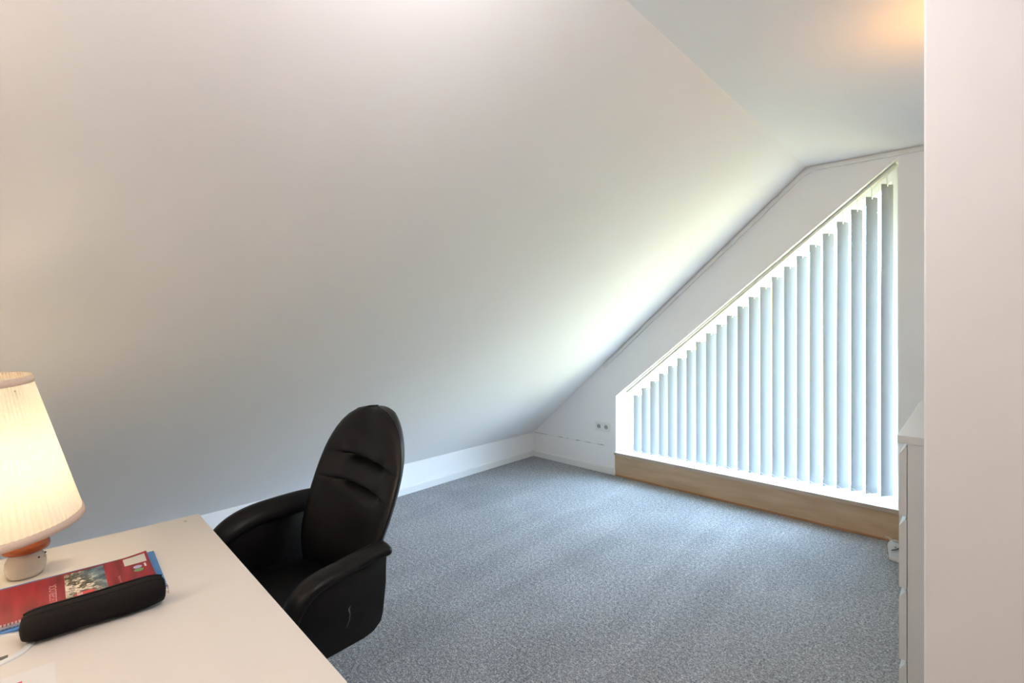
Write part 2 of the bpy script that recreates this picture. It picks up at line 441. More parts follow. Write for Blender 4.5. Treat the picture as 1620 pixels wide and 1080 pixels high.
# the near wall end on the right of the picture
PX = -0.074; PY = 1.30
bm = box(PX, 2.2, PY, PY+0.13, 0, ZC, bev=0.004, seg=3)
struct('wall_partition', bm, plaster)
struct('wall_front', box(XK-0.2, 2.2, YB-0.15, YB, 0, ZC+0.05), plaster)
struct('wall_side', box(2.05, 2.2, YB, PY, 0, ZC), plaster)

def skirting(y0, y1, name, along='Y', xr=None):
    t, hh = 0.014, 0.058
    if along == 'Y':
        b = prism([(XK, 0.0), (XK+t, 0.0), (XK+t, hh-0.006), (XK+t-0.005, hh), (XK, hh)], y0, y1)
    else:
        b = prism([(L, 0.0), (L-t, 0.0), (L-t, hh-0.006), (L-t+0.005, hh), (L, hh)], xr[0], xr[1], axis='X')
    return struct(name, b, white_paint)
skirting(YB, L-0.014, 'baseboard_left')
skirting(0, 0, 'baseboard_back', 'X', (XK, XW1-0.001))
struct('baseboard_right', box(XE-0.014, XE, 3.07, L, 0, 0.058, bev=0.003), white_paint)

# plinth under the window, sill board with edge band, batten at the floor
struct('trim_1', box(XW1-0.004, XW2+0.004, L-0.012, L+0.02, 0.0, ZS-0.026), ply)
struct('trim_2', box(XW1, XW2, L-0.020, L-0.012, 0.0, 0.014, bev=0.003), batten)
sill = struct('trim_3', box(XW1-0.006, XW2+0.006, L-0.022, L+0.25, ZS-0.026, ZS, bev=0.0015), sill_m)
struct('sill_edge_band', box(XW1-0.006, XW2+0.006, L-0.0235, L-0.0222, ZS-0.0255, ZS-0.001), edge_m, parent=sill, label='brown edge strip')

# window set in the opening
YF0, YF1 = L+0.17, L+0.24
wf_so = (ZW2-ZW1)/(XW2-XW1)
win = bpy.data.objects.new('window_1', None); C.objects.link(win); win['kind'] = 'structure'
def framepoly(off):
    k = off*math.sqrt(1+wf_so**2)
    x0, x1 = XW1+off, XW2-off; z0 = ZS+off
    return [(x0, z0), (x1, z0), (x1, ZW1+wf_so*(x1-XW1)-k), (x0, ZW1+wf_so*(x0-XW1)-k)]
def frame_bm(o0, o1, y0, y1):
    bm = bmesh.new(); A = framepoly(o0); B = framepoly(o1)
    v = [[bm.verts.new((p[0], y, p[1])) for p in P] for P in (A, B) for y in (y0, y1)]
    a0, a1, b0, b1 = v
    for i in range(4):
        j = (i+1) % 4
        bm.faces.new((a0[i], a0[j], b0[j], b0[i])); bm.faces.new((a1[i], b1[i], b1[j], a1[j]))
        bm.faces.new((a0[i], a1[i], a1[j], a0[j])); bm.faces.new((b0[i], b0[j], b1[j], b1[i]))
    return bm
obj('window_frame', frame_bm(0.001, 0.05, YF0, YF1), frame_m, win)
mb = bmesh.new()
xm = -1.02
add_box(mb, xm-0.022, xm+0.022, YF0+0.01, YF1-0.01, ZS+0.05, ZW1+wf_so*(xm-XW1)-0.07)
obj('window_mullion', mb, frame_m, win)
gp = framepoly(0.045)
obj('window_pane', prism(gp, YF0+0.03, YF0+0.036), glass, win)

# ------------------------------------------------------------------ vertical blind
YS = 3.96; PITCH = 0.0798; X0 = -2.1630; SW = 0.089; TH_S = math.radians(51.0)
bl = thing('vertical_blind', 'blue-grey vertical blind with stepped slats hanging from a sloped rail in the triangular window', 'blind', ((XW1+XW2)/2, YS, ZS))
ox, oy, oz = bl.location
def T(x, y, z): return (x-ox, y-oy, z-oz)
# sloped head rail
ra = Vector((-2.272, YS, 0.742)); rb = Vector((-0.358, YS, 2.366))
rd = (rb-ra).normalized(); rn = Vector((-rd.z, 0, rd.x))
def rail_bm():
    bm = bmesh.new()
    prof = [(-0.017, -0.008), (-0.017, 0.008), (0.017, 0.008), (0.017, -0.008), (0.006, -0.008), (0.006, -0.004), (-0.006, -0.004), (-0.006, -0.008)]
    rings = [[bm.verts.new(Vector(T(*(p + Vector((0, py, 0)) + rn*pz)))) for py, pz in prof] for p in (ra, rb)]
    n = len(prof)
    for i in range(n): bm.faces.new((rings[0][i], rings[0][(i+1) % n], rings[1][(i+1) % n], rings[1][i]))
    bm.faces.new(rings[0][::-1]); bm.faces.new(rings[1])
    return bm
obj('head_rail', rail_bm(), rail_m, bl)
def rail_z(X): return ra.z + (X-ra.x)*(rb.z-ra.z)/(rb.x-ra.x) - 0.012
cs, sn = math.cos(TH_S), math.sin(TH_S)
bottoms = []
for i in range(23):
    xc = X0 + PITCH*i
    jit = math.radians(random.uniform(-1.0, 1.0)); c2, s2 = math.cos(TH_S+jit), math.sin(TH_S+jit)
    Ztop = 0.727 + (2.248-0.727)*i/22.0
    Zbot = 0.226 + 0.031*i/22.0
    hs = random.uniform(0.0, 0.0025)
    bm = bmesh.new()
    # fabric sheet with a hook notch at the top; slight belly across the width
    us = [-0.5, -0.33, -0.16, -0.04, 0.04, 0.16, 0.33, 0.5]
    zs = [Zbot, Zbot+0.034, Zbot+0.25*(Ztop-Zbot), Zbot+0.5*(Ztop-Zbot), Zbot+0.75*(Ztop-Zbot), Ztop-0.014, Ztop]
    grid = []
    ph = random.uniform(0, 6)
    for z in zs:
        row = []
        for u in us:
            bow = 0.0022*(1-4*u*u) + hs*math.sin(ph + 2.2*z)
            x = xc + u*SW*c2 + bow*s2; y = YS + u*SW*s2 - bow*c2
            row.append(bm.verts.new(T(x, y, z)))
        grid.append(row)
    for r in range(len(zs)-1):
        for k in range(len(us)-1):
            if r == len(zs)-2 and k == 3: continue
            bm.faces.new((grid[r][k], grid[r][k+1], grid[r+1][k+1], grid[r+1][k]))
    s = obj('slat', bm, slat_m, bl, smooth=True)
    # hem pocket holding the weight
    bm = bmesh.new()
    q = []
    for z in (Zbot+0.001, Zbot+0.034):
        for dy in (-0.0012, 0.0012):
            for u in (-0.485, 0.485):
                q.append(bm.verts.new(T(xc+u*SW*c2 - (dy)*s2, YS+u*SW*s2 + dy*c2, z)))
    for f in ((0,1,3,2), (4,5,7,6), (0,1,5,4), (2,3,7,6), (0,2,6,4), (1,3,7,5)): bm.faces.new([q[j] for j in f])
    wq = obj('hem_weight', bm, slat_m, s)
    # hook and carrier from the rail
    bm = tube([T(xc, YS, Ztop-0.013), T(xc, YS, Ztop+0.012), T(xc, YS, rail_z(xc)+0.004)], [0.0035, 0.003, 0.003], 8)
    obj('hook', bm, chain_m, s, smooth=True)
    bottoms.append((xc, Zbot, c2, s2))
# bead chain loops joining the slat bottoms
for (xa, za, ca, sa), (xb, zb, cb, sb) in zip(bottoms, bottoms[1:]):
    for side in (-1,):
        A = Vector((xa - 0.5*SW*ca*0.95 + 0.004*sa, YS - 0.5*SW*sa*0.95 - 0.004*ca, za+0.022))
        B = Vector((xb - 0.5*SW*cb*0.95, YS - 0.5*SW*sb*0.95, zb+0.022))
        A2 = A
        pts = []
        for k in range(11):
            t = k/10; p = A.lerp(B, t); p.z -= 0.020*4*t*(1-t)*0.8; p.y -= 0.004
            pts.append(T(*p))
        obj('bead_chain', tube(pts, 0.0019, 6), chain_m, bl, smooth=True)
# operating cord on the right side
obj('pull_cord', tube([T(-0.352, YS-0.02, 2.33), T(-0.350, YS-0.022, 1.6), T(-0.353, YS-0.02, 0.9), T(-0.351, YS-0.02, 0.42)], 0.0015, 6), chain_m, bl, smooth=True)

# ------------------------------------------------------------------ cable trunking along the top of the gable wall
ct = thing('cable_trunking', 'narrow white cable trunking following the roof line above the window', 'cable trunking', (XR, L, ZC))
def TT(x, y, z): return (x-XR, y-L, z-ZC)
xs0, zs0 = -2.486, slope_z(-2.486)
dvec = Vector((math.cos(math.atan(SL)), 0, math.sin(math.atan(SL)))); nvec = Vector((math.sin(math.atan(SL)), 0, -math.cos(math.atan(SL))))
def chan(p0, p1, n, g0, g1, dep=0.016):
    bm = bmesh.new(); vs = []
    for p in (p0, p1):
        for gg, y in ((g0, L-0.0008), (g0, L-dep), (g1, L-dep), (g1, L-0.0008)):
            q = p + n*gg; vs.append(bm.verts.new(TT(q.x, y, q.z)))
    for f in ((0,1,2,3), (7,6,5,4), (0,1,5,4), (1,2,6,5), (2,3,7,6), (3,0,4,7)): bm.faces.new([vs[j] for j in f])
    bmesh.ops.bevel(bm, geom=bm.edges[:], offset=0.0015, segments=2, affect='EDGES', profile=0.5)
    return bm
P0 = Vector((xs0, 0, zs0)); P1 = Vector((XR, 0, ZC)); down = Vector((0, 0, -1))
Pm = P0 + (P1-P0)*0.42
obj('sloped_channel', chan(P0+dvec*0.01, Pm, nvec, 0.013, 0.036, 0.020), white_plastic, ct)
obj('sloped_channel', chan(Pm+dvec*0.002, P1-dvec*0.045, nvec, 0.012, 0.035, 0.020), white_plastic, ct)
obj('level_channel', chan(Vector((XR+0.028, 0, ZC)), Vector((XE-0.001, 0, ZC)), down, 0.012, 0.036, 0.020), white_plastic, ct)
obj('corner_cover', chan(P1-dvec*0.05, P1+dvec*0.0+Vector((0.028, 0, -0.004)), Vector((0.25, 0, -0.97)), 0.011, 0.037, 0.023), white_plastic, ct)

# ------------------------------------------------------------------ double wall socket
sk = thing('wall_socket', 'white double power socket low on the gable wall left of the window', 'socket', (-2.480, L, 0.416))
obj('cover_plate', box(-0.080, 0.080, -0.009, -0.0005, -0.041, 0.041, bev=0.003), white_plastic, sk)
for cx in (-0.038, 0.038):
    bm = bmesh.new()
    n = 32
    prof = [(0.0260, -0.0095), (0.0245, -0.0125), (0.0205, -0.0125), (0.0195, -0.0098)]
    rings = [[bm.verts.new((cx+r*math.cos(2*PI*k/n), y, r*math.sin(2*PI*k/n))) for k in range(n)] for r, y in prof]
    for a, b in zip(rings, rings[1:]):
        for k in range(n): bm.faces.new((a[k], a[(k+1) % n], b[(k+1) % n], b[k]))
    s = obj('socket_insert', bm, white_plastic, sk, smooth=True)
    bm = bmesh.new()
    M = Matrix.Translation((cx, -0.0101, 0)) @ Matrix.Rotation(PI/2, 4, 'X')
    bmesh.ops.create_circle(bm, cap_ends=True, segments=32, radius=0.0193, matrix=M)
    obj('socket_well', bm, mat('grey_socket_well', (0.42, 0.42, 0.41), 0.5), s)
    for dx in (-0.0095, 0.0095):
        bm = bmesh.new()
        bmesh.ops.create_cone(bm, cap_ends=True, segments=12, radius1=0.0035, radius2=0.0035, depth=0.002, matrix=Matrix.Translation((cx+dx, -0.0112, 0)) @ Matrix.Rotation(PI/2, 4, 'X'))
        obj('contact_hole', bm, socket_dark, s)

# ------------------------------------------------------------------ desk
DR = math.radians(-3.0)
DZ = 0.73
DX, DY = -1.897, 0.507           # far left corner
desk = thing('desk', 'large cream-white desk in the foreground carrying the lamp and notebook', 'desk', (DX, DY, 0), DR)
DW, DL = 1.083, 1.20
bm = box(0, DW, -DL, 0, DZ-0.028, DZ, bev=0.003, seg=3)
obj('desktop', bm, desk_m, desk)
for lx, ly in ((0.05, -0.14), (DW-0.05, -0.14), (0.05, -DL+0.05), (DW-0.05, -DL+0.05)):
    obj('leg', box(lx-0.025, lx+0.025, ly-0.025, ly+0.025, 0, DZ-0.028, bev=0.003), white_paint, desk)
obj('apron', box(0.08, DW-0.08, -DL+0.06, -DL+0.08, DZ-0.10, DZ-0.028), white_paint, desk)
obj('screw_cap', lathe([(0, 0.0016), (0.0035, 0.0012), (0.0045, 0.0002)], 16, (0.045, -0.048, DZ)), mat('grey_screw_cap', (0.38, 0.37, 0.35), 0.5), desk, smooth=True)
def dk(u, v, z=DZ):
    """desk frame (u right, v towards gable wall) to world"""
    return (DX + u*math.cos(DR) - v*math.sin(DR), DY + u*math.sin(DR) + v*math.cos(DR), z)

# round cable outlet set in the desktop
go = thing('cable_outlet', 'round cream cable outlet ring in the desktop beside the pencil case', 'cable outlet', dk(0.533, -0.462), DR)
obj('outlet_ring', lathe([(0.064, 0.0), (0.064, 0.003), (0.061, 0.0055), (0.054, 0.0055), (0.052, 0.003), (0.052, 0.0)], 64, closed=True), white_plastic, go, smooth=True, angle=40)
bm = lathe([(0, 0.0022), (0.0515, 0.0022), (0.0515, 0.0003)], 64)
obj('outlet_lid', bm, desk_m, go)
obj('cable_slot', box(0.032, 0.044, -0.028, 0.026, 0.0023, 0.0028), socket_dark, go, label='dark slot')

# ------------------------------------------------------------------ blue folder, red notebook, pencil case, paper
bf = thing('document_folder', 'bright blue card folder lying beneath the red notebook', 'folder', dk(0.234, -0.158, DZ), DR-0.035)
bm = box(0, 0.247, -0.318, 0, 0.0006, 0.0030, bev=0.0008)
obj('back_cover', bm, blue_m, bf)
bm = box(0.002, 0.246, -0.317, -0.001, 0.0034, 0.0050, bev=0.0006)
obj('front_cover', bm, blue_m, bf)

NU, NV = 0.252, -0.178
nbz = DZ + 0.0052
nb = thing('spiral_notebook', 'red spiral notebook with a landscape picture, half under the pencil case', 'notebook', dk(NU, NV, nbz), DR-0.012)
NWd, NLn = 0.205, 0.297
def curl(u, v):  # the corner near the label lifts a little
    a = max(0.0, 1 - math.hypot(u, v)/0.075)
    return 0.006*a*a
def sheet(u0, u1, v0, v1, z0, z1, nu=14, nv=20):
    bm = bmesh.new(); top = []; bot = []
    for i in range(nu+1):
        u = u0 + (u1-u0)*i/nu; rt = []; rbm = []
        for j in range(nv+1):
            v = v0 + (v1-v0)*j/nv; c = curl(u, v)
            rt.append(bm.verts.new((u, v, z1+c))); rbm.append(bm.verts.new((u, v, z0+c)))
        top.append(rt); bot.append(rbm)
    for i in range(nu):
        for j in range(nv):
            bm.faces.new((top[i][j], top[i+1][j], top[i+1][j+1], top[i][j+1]))
            bm.faces.new((bot[i][j], bot[i][j+1], bot[i+1][j+1], bot[i+1][j]))
    def side(a, b):
        for k in range(len(a)-1): bm.faces.new((a[k], a[k+1], b[k+1], b[k]))
    side(top[0], bot[0]); side(top[-1], bot[-1]); side([r[0] for r in top], [r[0] for r in bot]); side([r[-1] for r in top], [r[-1] for r in bot])
    return bm
obj('page_block', sheet(0.001, NWd, -NLn, -0.001, 0.0004, 0.0050), paper_m, nb)
cov = obj('front_cover', sheet(0, NWd, -NLn, 0, 0.0052, 0.0057), red_m, nb)
def patch(name, u0, u1, v0, v1, m, dz=0.0002, n=6, label=None):
    bm = bmesh.new(); g2 = []
    for i in range(n+1):
        g2.append([bm.verts.new((u0+(u1-u0)*i/n, v0+(v1-v0)*j/n, 0.0057+dz+curl(u0+(u1-u0)*i/n, v0+(v1-v0)*j/n))) for j in range(n+1)])
    for i in range(n):
        for j in range(n): bm.faces.new((g2[i][j], g2[i+1][j], g2[i+1][j+1], g2[i][j+1]))
    return obj(name, bm, m, cov, label=label)
patch('landscape_picture', 0.010, 0.158, -0.167, -0.092, photo_m, label='landscape with white blossom and mountain')
patch('label_box', 0.012, 0.058, -0.052, -0.006, mat('grey_label', (0.60, 0.60, 0.56), 0.45), label='pale grey label box')
patch('maker_mark', 0.068, 0.090, -0.014, -0.010, print_white)
def disc(name, cu, cv, ru, rv, m, dz=0.0003):
    bm = bmesh.new(); vs = [bm.verts.new((cu+ru*math.cos(a*PI/12), cv+rv*math.sin(a*PI/12), 0.0057+dz+curl(cu, cv))) for a in range(24)]
    bm.faces.new(vs); return obj(name, bm, m, cov)
disc('printed_seal', 0.082, -0.028, 0.010, 0.009, print_violet)
disc('printed_seal', 0.103, -0.028, 0.010, 0.010, print_green)
disc('format_badge', 0.150, -0.134, 0.011, 0.019, print_red, 0.0004)
def text(body, size, loc, rz, m, parent, name='lettering', sx_=1.0):
    cu = bpy.data.curves.new(name, 'FONT'); cu.body = body; cu.size = size; cu.extrude = 0.0; cu.align_x = 'LEFT'
    o = bpy.data.objects.new(name, cu); C.objects.link(o)
    dg = bpy.context.evaluated_depsgraph_get(); me = bpy.data.meshes.new_from_object(o.evaluated_get(dg))
    bpy.data.objects.remove(o)
    o = bpy.data.objects.new(name, me); C.objects.link(o); o.data.materials.append(m)
    o.parent = parent; o.location = loc; o.rotation_euler = (0, 0, rz); o.scale = (sx_, 1, 1)
    return o
# text reads from the spiral edge towards the lamp
text('COLLEGEBLOCK', 0.0185, (0.192, -0.182, 0.0061), PI, print_pale, cov, sx_=1.0)
text('kariert  80 Blatt', 0.0065, (0.150, -0.066, 0.0061), PI, print_pale, cov, name='small_lettering')
text('80', 0.014, (0.157, -0.138, 0.0064), PI, print_white, cov, name='format_lettering')
# spiral along the right long edge
bm = bmesh.new()
nl = 52
for k in range(nl):
    v = -NLn + 0.006 + (NLn-0.012)*k/(nl-1)
    for dv in (-0.0009, 0.0009):
        pts = [(NWd-0.004+0.0065*(1-math.cos(a)) , v+dv+0.0006*a, 0.0045+0.0062*math.sin(a)) for a in [x_*PI/5 for x_ in range(0, 11)]]
        pts = [(NWd+0.0010+0.0055*math.cos(a), v+dv, 0.0052+0.0050*math.sin(a)) for a in [2*PI*x_/10 for x_ in range(10)]]
        add_tube(bm, pts, 0.0006, 5)
obj('wire_spiral', bm, wire_m, nb, smooth=True)

def pencil_case():
    A = Vector((0.532, -0.392)); B = Vector((0.538, -0.205))
    d = (B-A); Ln = d.length; ang = math.atan2(d.y, d.x)
    t = thing('pencil_case', 'soft black fabric pencil case lying along the edge of the red notebook', 'pencil case', dk(A.x, A.y, DZ), DR+ang)
    bm = bmesh.new()
    prof = [(-0.030, 0.0), (-0.027, 0.62), (-0.018, 0.86), (0.002, 0.97), (0.05, 0.97), (0.10, 1.0), (0.15, 1.04), (0.180, 1.04), (0.198, 0.93), (0.208, 0.72), (0.212, 0.0)]
    rings = []; n = 28; S = 40
    for i in range(S+1):
        s = prof[0][0] + (prof[-1][0]-prof[0][0])*(0.5-0.5*math.cos(PI*i/S))
        k = max(0.02, spline(prof, s))
        wv = 0.036*k*(1+0.03*math.sin(s*60)); hv = 0.027*k
        ring = []
        for q in range(n):
            a = 2*PI*q/n
            cy_ = math.copysign(abs(math.cos(a))**0.85, math.cos(a))*wv
            cz_ = math.sin(a); cz_ = math.copysign(abs(cz_)**0.8, cz_)*hv
            wr = 0.0009*math.sin(s*150+q*1.3)*k
            side = max(0.0, math.cos(a))*0.0                     # keep symmetrical
            ring.append(bm.verts.new((s, cy_+wr, 0.0285+cz_+side)))
        rings.append(ring)
    for a, b in zip(rings, rings[1:]):
        for q in range(n): bm.faces.new((a[q], a[(q+1) % n], b[(q+1) % n], b[q]))
    bm.faces.new(rings[0][::-1]); bm.faces.new(rings[-1])
    o = obj('pouch', bm, case_m, t, smooth=True)
    # zip tape along the upper notebook-side edge
    zp = []
    for i in range(31):
        s = -0.024 + 0.230*i/30
        k = max(0.05, spline(prof, s)); a = math.radians(62)
        zp.append((s, 0.036*k*abs(math.cos(a))**0.85*1.0 + 0.001, 0.0285+0.027*k*math.sin(a)**0.8+0.0008))
    obj('zip', tube(zp, 0.0026, 6), zip_m, t, smooth=True)
    sm = []
    for i in range(31):
        s = -0.026 + 0.234*i/30
        k = max(0.05, spline(prof, s)); a = math.radians(100)
        sm.append((s, -0.036*k*abs(math.cos(a))**0.85, 0.0285+0.027*k*math.sin(a)**0.8+0.0003))
    obj('seam', tube(sm, 0.0012, 6), zip_m, t, smooth=True)
    # pale threads / zip pull at the far end
    bm = bmesh.new()
    for k in range(6):
        y0 = 0.012-0.004*k
        add_tube(bm, [(0.204, y0, 0.034-0.003*k), (0.214+0.002*(k % 2), y0+0.003, 0.031-0.003*k), (0.218, y0-0.001+0.002*(k % 3), 0.023-0.002*k)], 0.0009, 5)
    obj('tassel', bm, mat('pale_pink_thread', (0.62, 0.45, 0.45), 0.8), t, smooth=True, label='pale pink threads')
    return t
pencil_case()

ps = thing('paper_sheet', 'white paper sheet with a crimson printed corner in the bottom left corner', 'paper', dk(0.648, -0.373, DZ), DR)
obj('sheet', box(0, 0.21, -0.297, 0, 0.0003, 0.0012), paper_m, ps)
obj('printed_square', box(0.031, 0.060, -0.085, -0.043, 0.00125, 0.0014), pink_m, ps, label='crimson printed square')

# ------------------------------------------------------------------ table lamp
LB = (-1.756, 0.086, DZ)
lp = thing('table_lamp', 'lit table lamp with pleated cream shade on a small ceramic mushroom base', 'lamp', LB, 0)
# squat ceramic body
BS = 1.06
pb = [(0, 0.0008), (0.026, 0.0008), (0.031, 0.003), (0.0355, 0.014), (0.0372, 0.026), (0.0362, 0.038), (0.0325, 0.048), (0.0275, 0.055), (0.0255, 0.060), (0.0255, 0.066)]
body = obj('ceramic_body', lathe([(r_*BS, z_) for r_, z_ in pb], 48), ceramic, lp, smooth=True)
cap = obj('orange_cap', lathe([(0.024, 0.062), (0.038, 0.0625), (0.0445, 0.066), (0.0465, 0.073), (0.045, 0.081), (0.037, 0.092), (0.022, 0.101), (0.010, 0.104), (0, 0.1045)], 48), orange_gl, lp, smooth=True)
def eye(az, z, r, rr):
    bm = bmesh.new()
    bmesh.ops.create_uvsphere(bm, u_segments=12, v_segments=8, radius=rr, matrix=Matrix.Translation((r*math.cos(az), r*math.sin(az), z)))
    return bm
# small face looking to the right of the picture
azc = math.radians(38)
obj('eye', eye(azc, 0.047, 0.0362, 0.0022), dark_eye, body, smooth=True)
obj('eye', eye(azc+0.85, 0.047, 0.0362, 0.0022), dark_eye, body, smooth=True)
obj('nose', eye(azc+0.36, 0.043, 0.0388, 0.0018), mat('pink_glaze', (0.55, 0.25, 0.2), 0.3), body, smooth=True)
SC = Vector((-1.752, 0.034, 0.863)) - Vector(LB)
ax = Vector((0.052, -0.072, 1.0)).normalized()
R = ax.to_track_quat('Z', 'Y').to_matrix().to_4x4()
MS = Matrix.Translation(SC) @ R
SH, R1, R2 = 0.372, 0.087, 0.163
def shade_bm():
    bm = bmesh.new(); n = 480; rows = 10; rings = []
    for j in range(rows+1):
        t = j/rows; r = R2 + (R1-R2)*t; z = SH*t
        ring = []
        for k in range(n):
            a = 2*PI*k/n
            pl = 0.0016*math.sin(a*80 + 0.5*math.sin(a*7)) * (1-0.15*t) + 0.0006*math.sin(a*13)
            ring.append(bm.verts.new(MS @ Vector(((r+pl)*math.cos(a), (r+pl)*math.sin(a), z))))
        rings.append(ring)
    for a, b in zip(rings, rings[1:]):
        for k in range(n): bm.faces.new((a[k], a[(k+1) % n], b[(k+1) % n], b[k]))
    return bm
shade = obj('lamp_shade', shade_bm(), shade_m, lp, smooth=True)
def ring_band(z0, z1, add=0.0028):
    bm = bmesh.new(); n = 96; prof = []
    for z, d in ((z0, 0.0), (z0, add), ((z0+z1)/2, add+0.0008), (z1, add), (z1, 0.0)):
        t = z/SH; prof.append((R2+(R1-R2)*t+d, z))
    rings = [[bm.verts.new(MS @ Vector((r*math.cos(2*PI*k/n), r*math.sin(2*PI*k/n), z))) for k in range(n)] for r, z in prof]
    for a, b in zip(rings, rings[1:]+rings[:1]):
        for k in range(n): bm.faces.new((a[k], a[(k+1) % n], b[(k+1) % n], b[k]))
    return bm
obj('upper_band', ring_band(SH-0.016, SH+0.001), band_m, shade, smooth=True)
obj('lower_band', ring_band(-0.002, 0.016), band_m, shade, smooth=True)
# stem, carrier ring and bulb
obj('stem', tube([(0, 0, 0.10), tuple(SC + ax*0.10)], 0.006, 12), brass, lp, smooth=True)
bm = bmesh.new()
for k in range(3):
    a = 2*PI*k/3; rr = R2 + (R1-R2)*0.93
    add_tube(bm, [tuple(MS @ Vector((0, 0, SH*0.30))), tuple(MS @ Vector((0.05*math.cos(a), 0.05*math.sin(a), SH*0.55))), tuple(MS @ Vector((rr*math.cos(a), rr*math.sin(a), SH*0.93)))], 0.0014, 6)
obj('shade_carrier', bm, brass, lp, smooth=True)
bm = bmesh.new(); pc = MS @ Vector((0, 0, SH*0.40))
bmesh.ops.create_uvsphere(bm, u_segments=20, v_segments=14, radius=0.03, matrix=Matrix.Translation(pc))
obj('bulb', bm, bulb_m, lp, smooth=True)
wl = Vector(LB) + (MS @ Vector((0, 0, SH*0.40)))
lamp_light('table_lamp_light', 'POINT', wl, 4.6, (1.0, 0.84, 0.62), 0.033)

# ------------------------------------------------------------------ office chair
CH = (-1.628, 0.90)
CA = math.radians(3.5)
ch = thing('office_chair', 'black leather high-back swivel chair tucked behind the desk', 'chair', (*CH, 0), CA)
# profile data: z -> half width, front y (centre line), wing forward amount
wtab = [(0.42, 0.165), (0.50, 0.195), (0.60, 0.218), (0.70, 0.236), (0.80, 0.240), (0.88, 0.230), (0.94, 0.205), (0.982, 0.175), (1.014, 0.138), (1.038, 0.092), (1.051, 0.046), (1.055, 0.0)]
ytab = [(0.42, 0.0), (0.50, -0.002), (0.60, 0.014), (0.72, 0.052), (0.85, 0.090), (0.95, 0.110), (1.077, 0.125)]
ctab = [(0.42, 0.050), (0.60, 0.070), (0.80, 0.060), (0.95, 0.040), (1.077, 0.01)]
def back_pt(u, z, side):
    W = max(0.0, spline(wtab, z)); y = spline(ytab, z); cc = spline(ctab, z)
    edge = (1-abs(u)**3.0)
    topk = min(1.0, W/0.10)
    if side == 0:   # front cushion
        cr = 0.0
        for z0 in (0.775, 0.868):
            zc_ = z0 - 0.012*u
            lat = 1/(1+math.exp((abs(u-0.04)-0.50)/0.05))
            dzz = z-zc_
            k_ = 0.007 if dzz > 0 else 0.020
            cr += lat*0.030*math.exp(-(dzz/k_)**2) + 0.0035*math.exp(-(dzz/0.0035)**2)
            cr -= lat*0.008*math.exp(-((dzz-0.026)/0.020)**2)
        pad = 0.034*edge**0.6*topk**0.7 + 0.008*math.exp(-((z-0.95)/0.06)**2)*edge
        yy = y - cc*u*u - pad + cr
    else:
        th_ = 0.050*edge**0.5*topk**0.6
        yy = y - cc*u*u + th_
    return Vector((u*W, yy, z))
zl = []
z = 0.42
while z < 1.0: zl.append(z); z += 0.0045
zl += [1.077-0.077*(math.cos(PI/2*k/16)) if False else 1.0+0.0548*math.sin(PI/2*k/18) for k in range(19)]
zl = sorted(set(zl))
ul = [math.sin(PI/2*(k/22)) for k in range(-22, 23)]
def back_side(side):
    bm = bmesh.new(); g2 = [[bm.verts.new(back_pt(u, z, side)) for u in ul] for z in zl]
    rim = [[bm.verts.new(back_pt(u, z, 0) * 0 + Vector((u*spline(wtab, z), spline(ytab, z)-spline(ctab, z)*u*u, z))) for u in (-1, 1)] for z in zl]
    for a, b in zip(g2, g2[1:]):
        for k in range(len(ul)-1): bm.faces.new((a[k], a[k+1], b[k+1], b[k]))
    bmesh.ops.remove_doubles(bm, verts=bm.verts[:], dist=0.0004)
    for v in [v for v in bm.verts if not v.link_faces]: bm.verts.remove(v)
    return bm
obj('back_cushion', back_side(0), leather, ch, smooth=True)
obj('back_shell', back_side(1), leather, ch, smooth=True)
pp = [tuple(Vector((s_*spline(wtab, z), spline(ytab, z)-spline(ctab, z)+0.002, z))) for s_, seq in ((-1, zl[::6]),) for z in seq if spline(wtab, z) > 0.02]
pr = [(-p[0], p[1], p[2]) for p in pp][::-1]
top = (0, spline(ytab, 1.055)+0.002, 1.0555)
obj('piping', tube(pp+[top]+pr, 0.0045, 8), leather, ch, smooth=True)
# seat
def cushion(x0, x1, y0, y1, z0, z1, bev):
    bm = box(x0, x1, y0, y1, z0, z1)
    bmesh.ops.subdivide_edges(bm, edges=bm.edges[:], cuts=5, use_grid_fill=True)
    bmesh.ops.bevel(bm, geom=[e_ for e_ in bm.edges if len(e_.link_faces) == 2 and e_.calc_face_angle(0) > 1.0], offset=bev, segments=4, affect='EDGES', profile=0.5)
    for v in bm.verts:
        if v.co.z > (z0+z1)/2:
            fx = 1-abs((v.co.x-(x0+x1)/2)/((x1-x0)/2))**3; fy = 1-abs((v.co.y-(y0+y1)/2)/((y1-y0)/2))**3
            v.co.z += 0.018*max(0, fx)*max(0, fy)
    return bm
obj('seat', cushion(-0.245, 0.245, -0.44, -0.035, 0.40, 0.495, 0.03), leather, ch, smooth=True)
obj('seat_shell', box(-0.16, 0.16, -0.40, -0.12, 0.375, 0.40, bev=0.01), black_plastic, ch)
